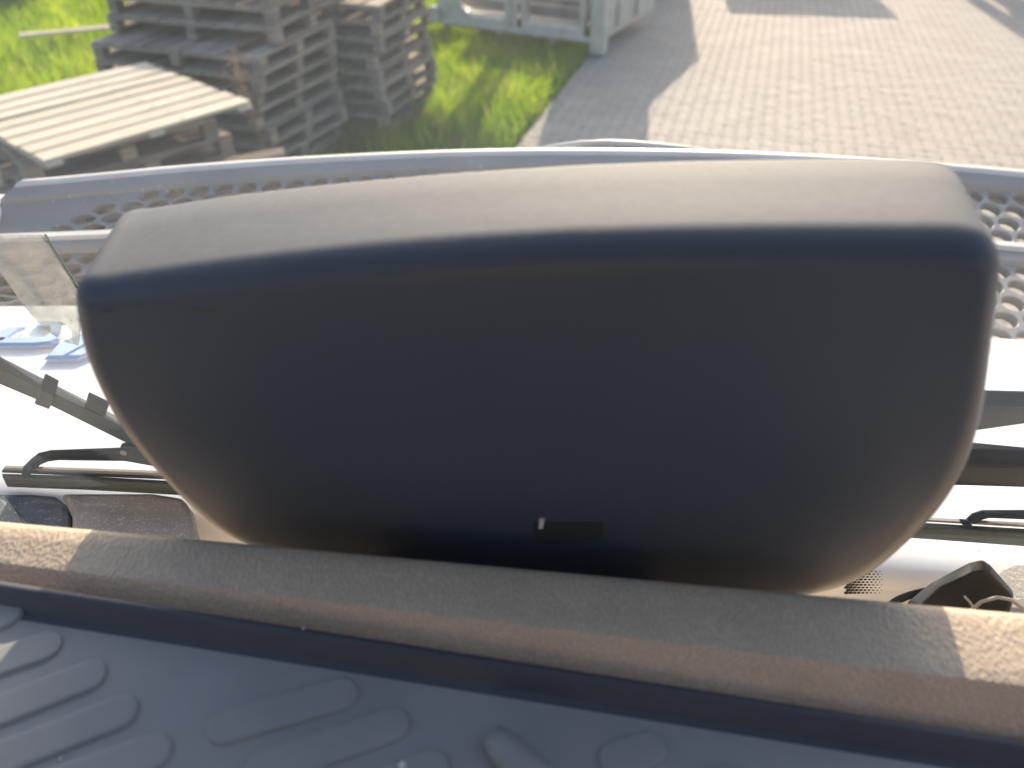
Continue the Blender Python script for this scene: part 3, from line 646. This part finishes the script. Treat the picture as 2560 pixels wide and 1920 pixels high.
# ------------------------------------------------------------------ rubber mat in front
mt = empty('rubber_mat', (-.05, .14, 2.508)); tag(mt, 'slate grey rubber mat with raised rim and long oval ridges on the dashboard', 'mat')
def mp_(o): o.parent = mt; o.matrix_parent_inverse = Matrix.Translation((.05, -.14, -2.508)); return o
ra, rb = atZ(0, 1262, 2.551), atZ(2212, 1606, 2.531); rd = (rb-ra); Ls = math.hypot(rd.x, rd.y); gz = rd.z/Ls; rd = Vector((rd.x/Ls, rd.y/Ls, 0)); rn = Vector((-rd.y, rd.x, 0))
def matz(x, y): return ra.z - .012 + gz*((x-ra.x)*rd.x + (y-ra.y)*rd.y)      # height of the tray's floor
def rimp(s, n, dz): p = ra + rd*s + rn*n; return (p.x, p.y, ra.z + gz*s + dz)
prof = [(.004,-.024),(.0035,-.003),(.002,-.0004),(-.0005,0),(-.0022,-.0008),(-.0036,-.003),(-.0072,-.0112),(-.0084,-.0123),(-.016,-.0128)]
rows = [[rimp(-.25+i*.05, n, z) for n, z in prof] for i in range(23)]
mp_(sweep('rim', rows, M['rim_rubber'], smooth=True))
mp_(mk('sheet', [rimp(a_, n_, z_) for z_ in (-.012, -.022) for a_, n_ in ((-.25,-.0125),(.85,-.0125),(.85,-.3),(-.25,-.3))], BOXF, M['mat_rubber']))
def matpx(x, y, dz=0):
    d = _d(x, y); nrm = Vector((-gz*rd.x, -gz*rd.y, 1)); p0 = Vector((ra.x, ra.y, ra.z-.012+dz)); return EYE + d*((p0-EYE).dot(nrm)/d.dot(nrm))
def capsule_ridge(a_, b_, wdt):
    a_ = Vector(a_); b_ = Vector(b_); d = (b_-a_).normalized(); n = Vector((-d.y, d.x)); loops = []
    for r_, z in ((wdt*.5+.0012, -.0004), (wdt*.5+.0006, .0012), (wdt*.5+.0001, .0018), (wdt*.5-.0008, .0020), (wdt*.5-.0030, .0020)):
        lp = []
        for c, s0 in ((b_, -90), (a_, 90)):
            for i in range(11):
                t = R(s0 + 180*i/10); q = c + d*math.cos(t)*r_ + n*math.sin(t)*r_; lp.append((q.x, q.y, matz(q.x, q.y)+z))
        loops.append(lp)
    m_ = len(loops[0]); V = [p for l in loops for p in l]; F = []
    for k in range(4):
        for i in range(m_): j = (i+1) % m_; F.append((k*m_+i, k*m_+j, (k+1)*m_+j, (k+1)*m_+i))
    F.append(tuple(4*m_+i for i in range(m_)))
    mp_(mk('ridge', V, F, M['mat_rubber'], smooth=True))
def px2(x, y): p = matpx(x, y); return (p.x, p.y)
for (ax, ay, bx, by, wd) in ((-140,1478,95,1398,.0175),(-60,1560,190,1462,.0175),(-20,1650,258,1540,.0175),(60,1720,330,1625,.0175),(490,1570,735,1500,.0175),(575,1660,845,1566,.0175),(660,1760,930,1660,.0175),(1330,1640,1400,1618,.016),(1490,1715,1580,1690,.016),(1750,1800,1980,1730,.0175),(-240,1400,10,1330,.0175)):
    capsule_ridge(px2(ax, ay), px2(bx, by), wd)
kn = [matpx(1065,1590,.004), matpx(1085,1612,.0045), matpx(1130,1655,.004), matpx(1200,1720,.003)]
mp_(tube('peg', kn, [.0065,.0085,.0088,.008], M['mat_rubber'], n=16))
for i, (x, y, s) in enumerate(((601,1505,.0011),(870,1656,.0024),(655,1357,.0008),(130,1640,.0008))):
    bm = bmesh.new(); bmesh.ops.create_icosphere(bm, subdivisions=2, radius=s)
    for v in bm.verts: v.co *= random.uniform(.8, 1.15)
    me = bpy.data.meshes.new('crumb'); bm.to_mesh(me); bm.free(); me.materials.append(M['crumb']); o = bpy.data.objects.new('crumb', me); col.objects.link(o)
    p = matpx(x, y, .0006 if i != 2 else .012); o.location = p
    tag(o, ['tiny pale crumb on the oval ridge in the middle of the mat', 'largest pale crumb, at the bottom edge of the rubber mat', 'speck of dust on the raised rim of the mat', 'faint pale crumb among the ridges at the left of the mat'][i], 'crumb')

# ------------------------------------------------------------------ clear film strip at the left of the windscreen
fl = empty('film_strip', tuple(atY(60, 600, .425))); tag(fl, 'crumpled strip of clear plastic with a green edge hanging at the left of the windscreen', 'plastic strip')
L_ = [(-60,508),(-40,545),(0,585),(30,632),(62,676),(100,716),(138,738)]; R_ = [(98,506),(112,532),(130,562),(150,592),(168,622),(176,690),(172,748)]
rows = []
for i in range(len(L_)):
    row = []
    for j in range(9):
        t = j/8; x = L_[i][0]*(1-t)+R_[i][0]*t; y = L_[i][1]*(1-t)+R_[i][1]*t
        p = atY(x, y, .425 + random.gauss(0,.0016) + .004*math.sin(t*5+i)); row.append(p - fl.location)
    rows.append(row)
o = sweep('film', rows, M['film'], fl, True); s_ = o.modifiers.new('sub', 'SUBSURF'); s_.levels = 2; s_.render_levels = 2
tube('green_edge', [atY(x, y, .424)-fl.location for x, y in R_[:5]], .0011, M['film_edge'], fl, 6)

# ------------------------------------------------------------------ device mount at the lower right of the windscreen
dm = empty('device_mount', tuple(atY(2080, 1290, .41))); tag(dm, 'small black angular device mount with a suction ring at the lower right of the windscreen', 'device mount')
dl = Vector(dm.location)
fr = [(1958,1300),(2010,1258),(2092,1215),(2122,1207),(2140,1220),(2190,1278),(2188,1300),(2180,1330),(1960,1330)]
front = [atY(x, y, .385) for x, y in [(1985,1312),(2030,1268),(2098,1236),(2128,1232),(2142,1240),(2186,1284),(2184,1300),(2176,1335),(1985,1335)]]
back = [atY(x, y, .412) for x, y in fr]; n = len(fr)
V = [p-dl for p in front] + [p-dl for p in back]; F = [tuple(range(n)), tuple(range(2*n-1, n-1, -1))] + [(i, i+n, (i+1) % n+n, (i+1) % n) for i in range(n)]
o = mk('body', V, F, M['mount'], dm, bevel=.003, segs=3)
bm = bmesh.new(); bm.from_mesh(o.data); bmesh.ops.recalc_face_normals(bm, faces=bm.faces); bm.to_mesh(o.data); bm.free()
ring = []
c = atY(2022, 1330, .425)
for i in range(25):
    a_ = R(15+i*7.5); ring.append(Vector((c.x + .0425*math.cos(a_), c.y, c.z + .0365*math.sin(a_)))-dl)
tube('suction_ring', ring, .0034, M['mount'], dm, 8)
cb = tube('cable', [atY(x, y, .36) for x, y in ((2092,1360),(2098,1318),(2120,1300),(2155,1290),(2185,1296),(2215,1318),(2250,1352))], .0014, M['cable'], n=8)
tag(cb, 'thin grey cable looping over the dashboard at the lower right', 'cable')
cb2 = tube('loose_wire', [atY(x, y, .345) for x, y in ((2112,1345),(2105,1318),(2096,1302),(2084,1289))], .0009, M['cable'], n=6)
tag(cb2, 'short bent wire end beside the looped cable at lower right', 'wire')
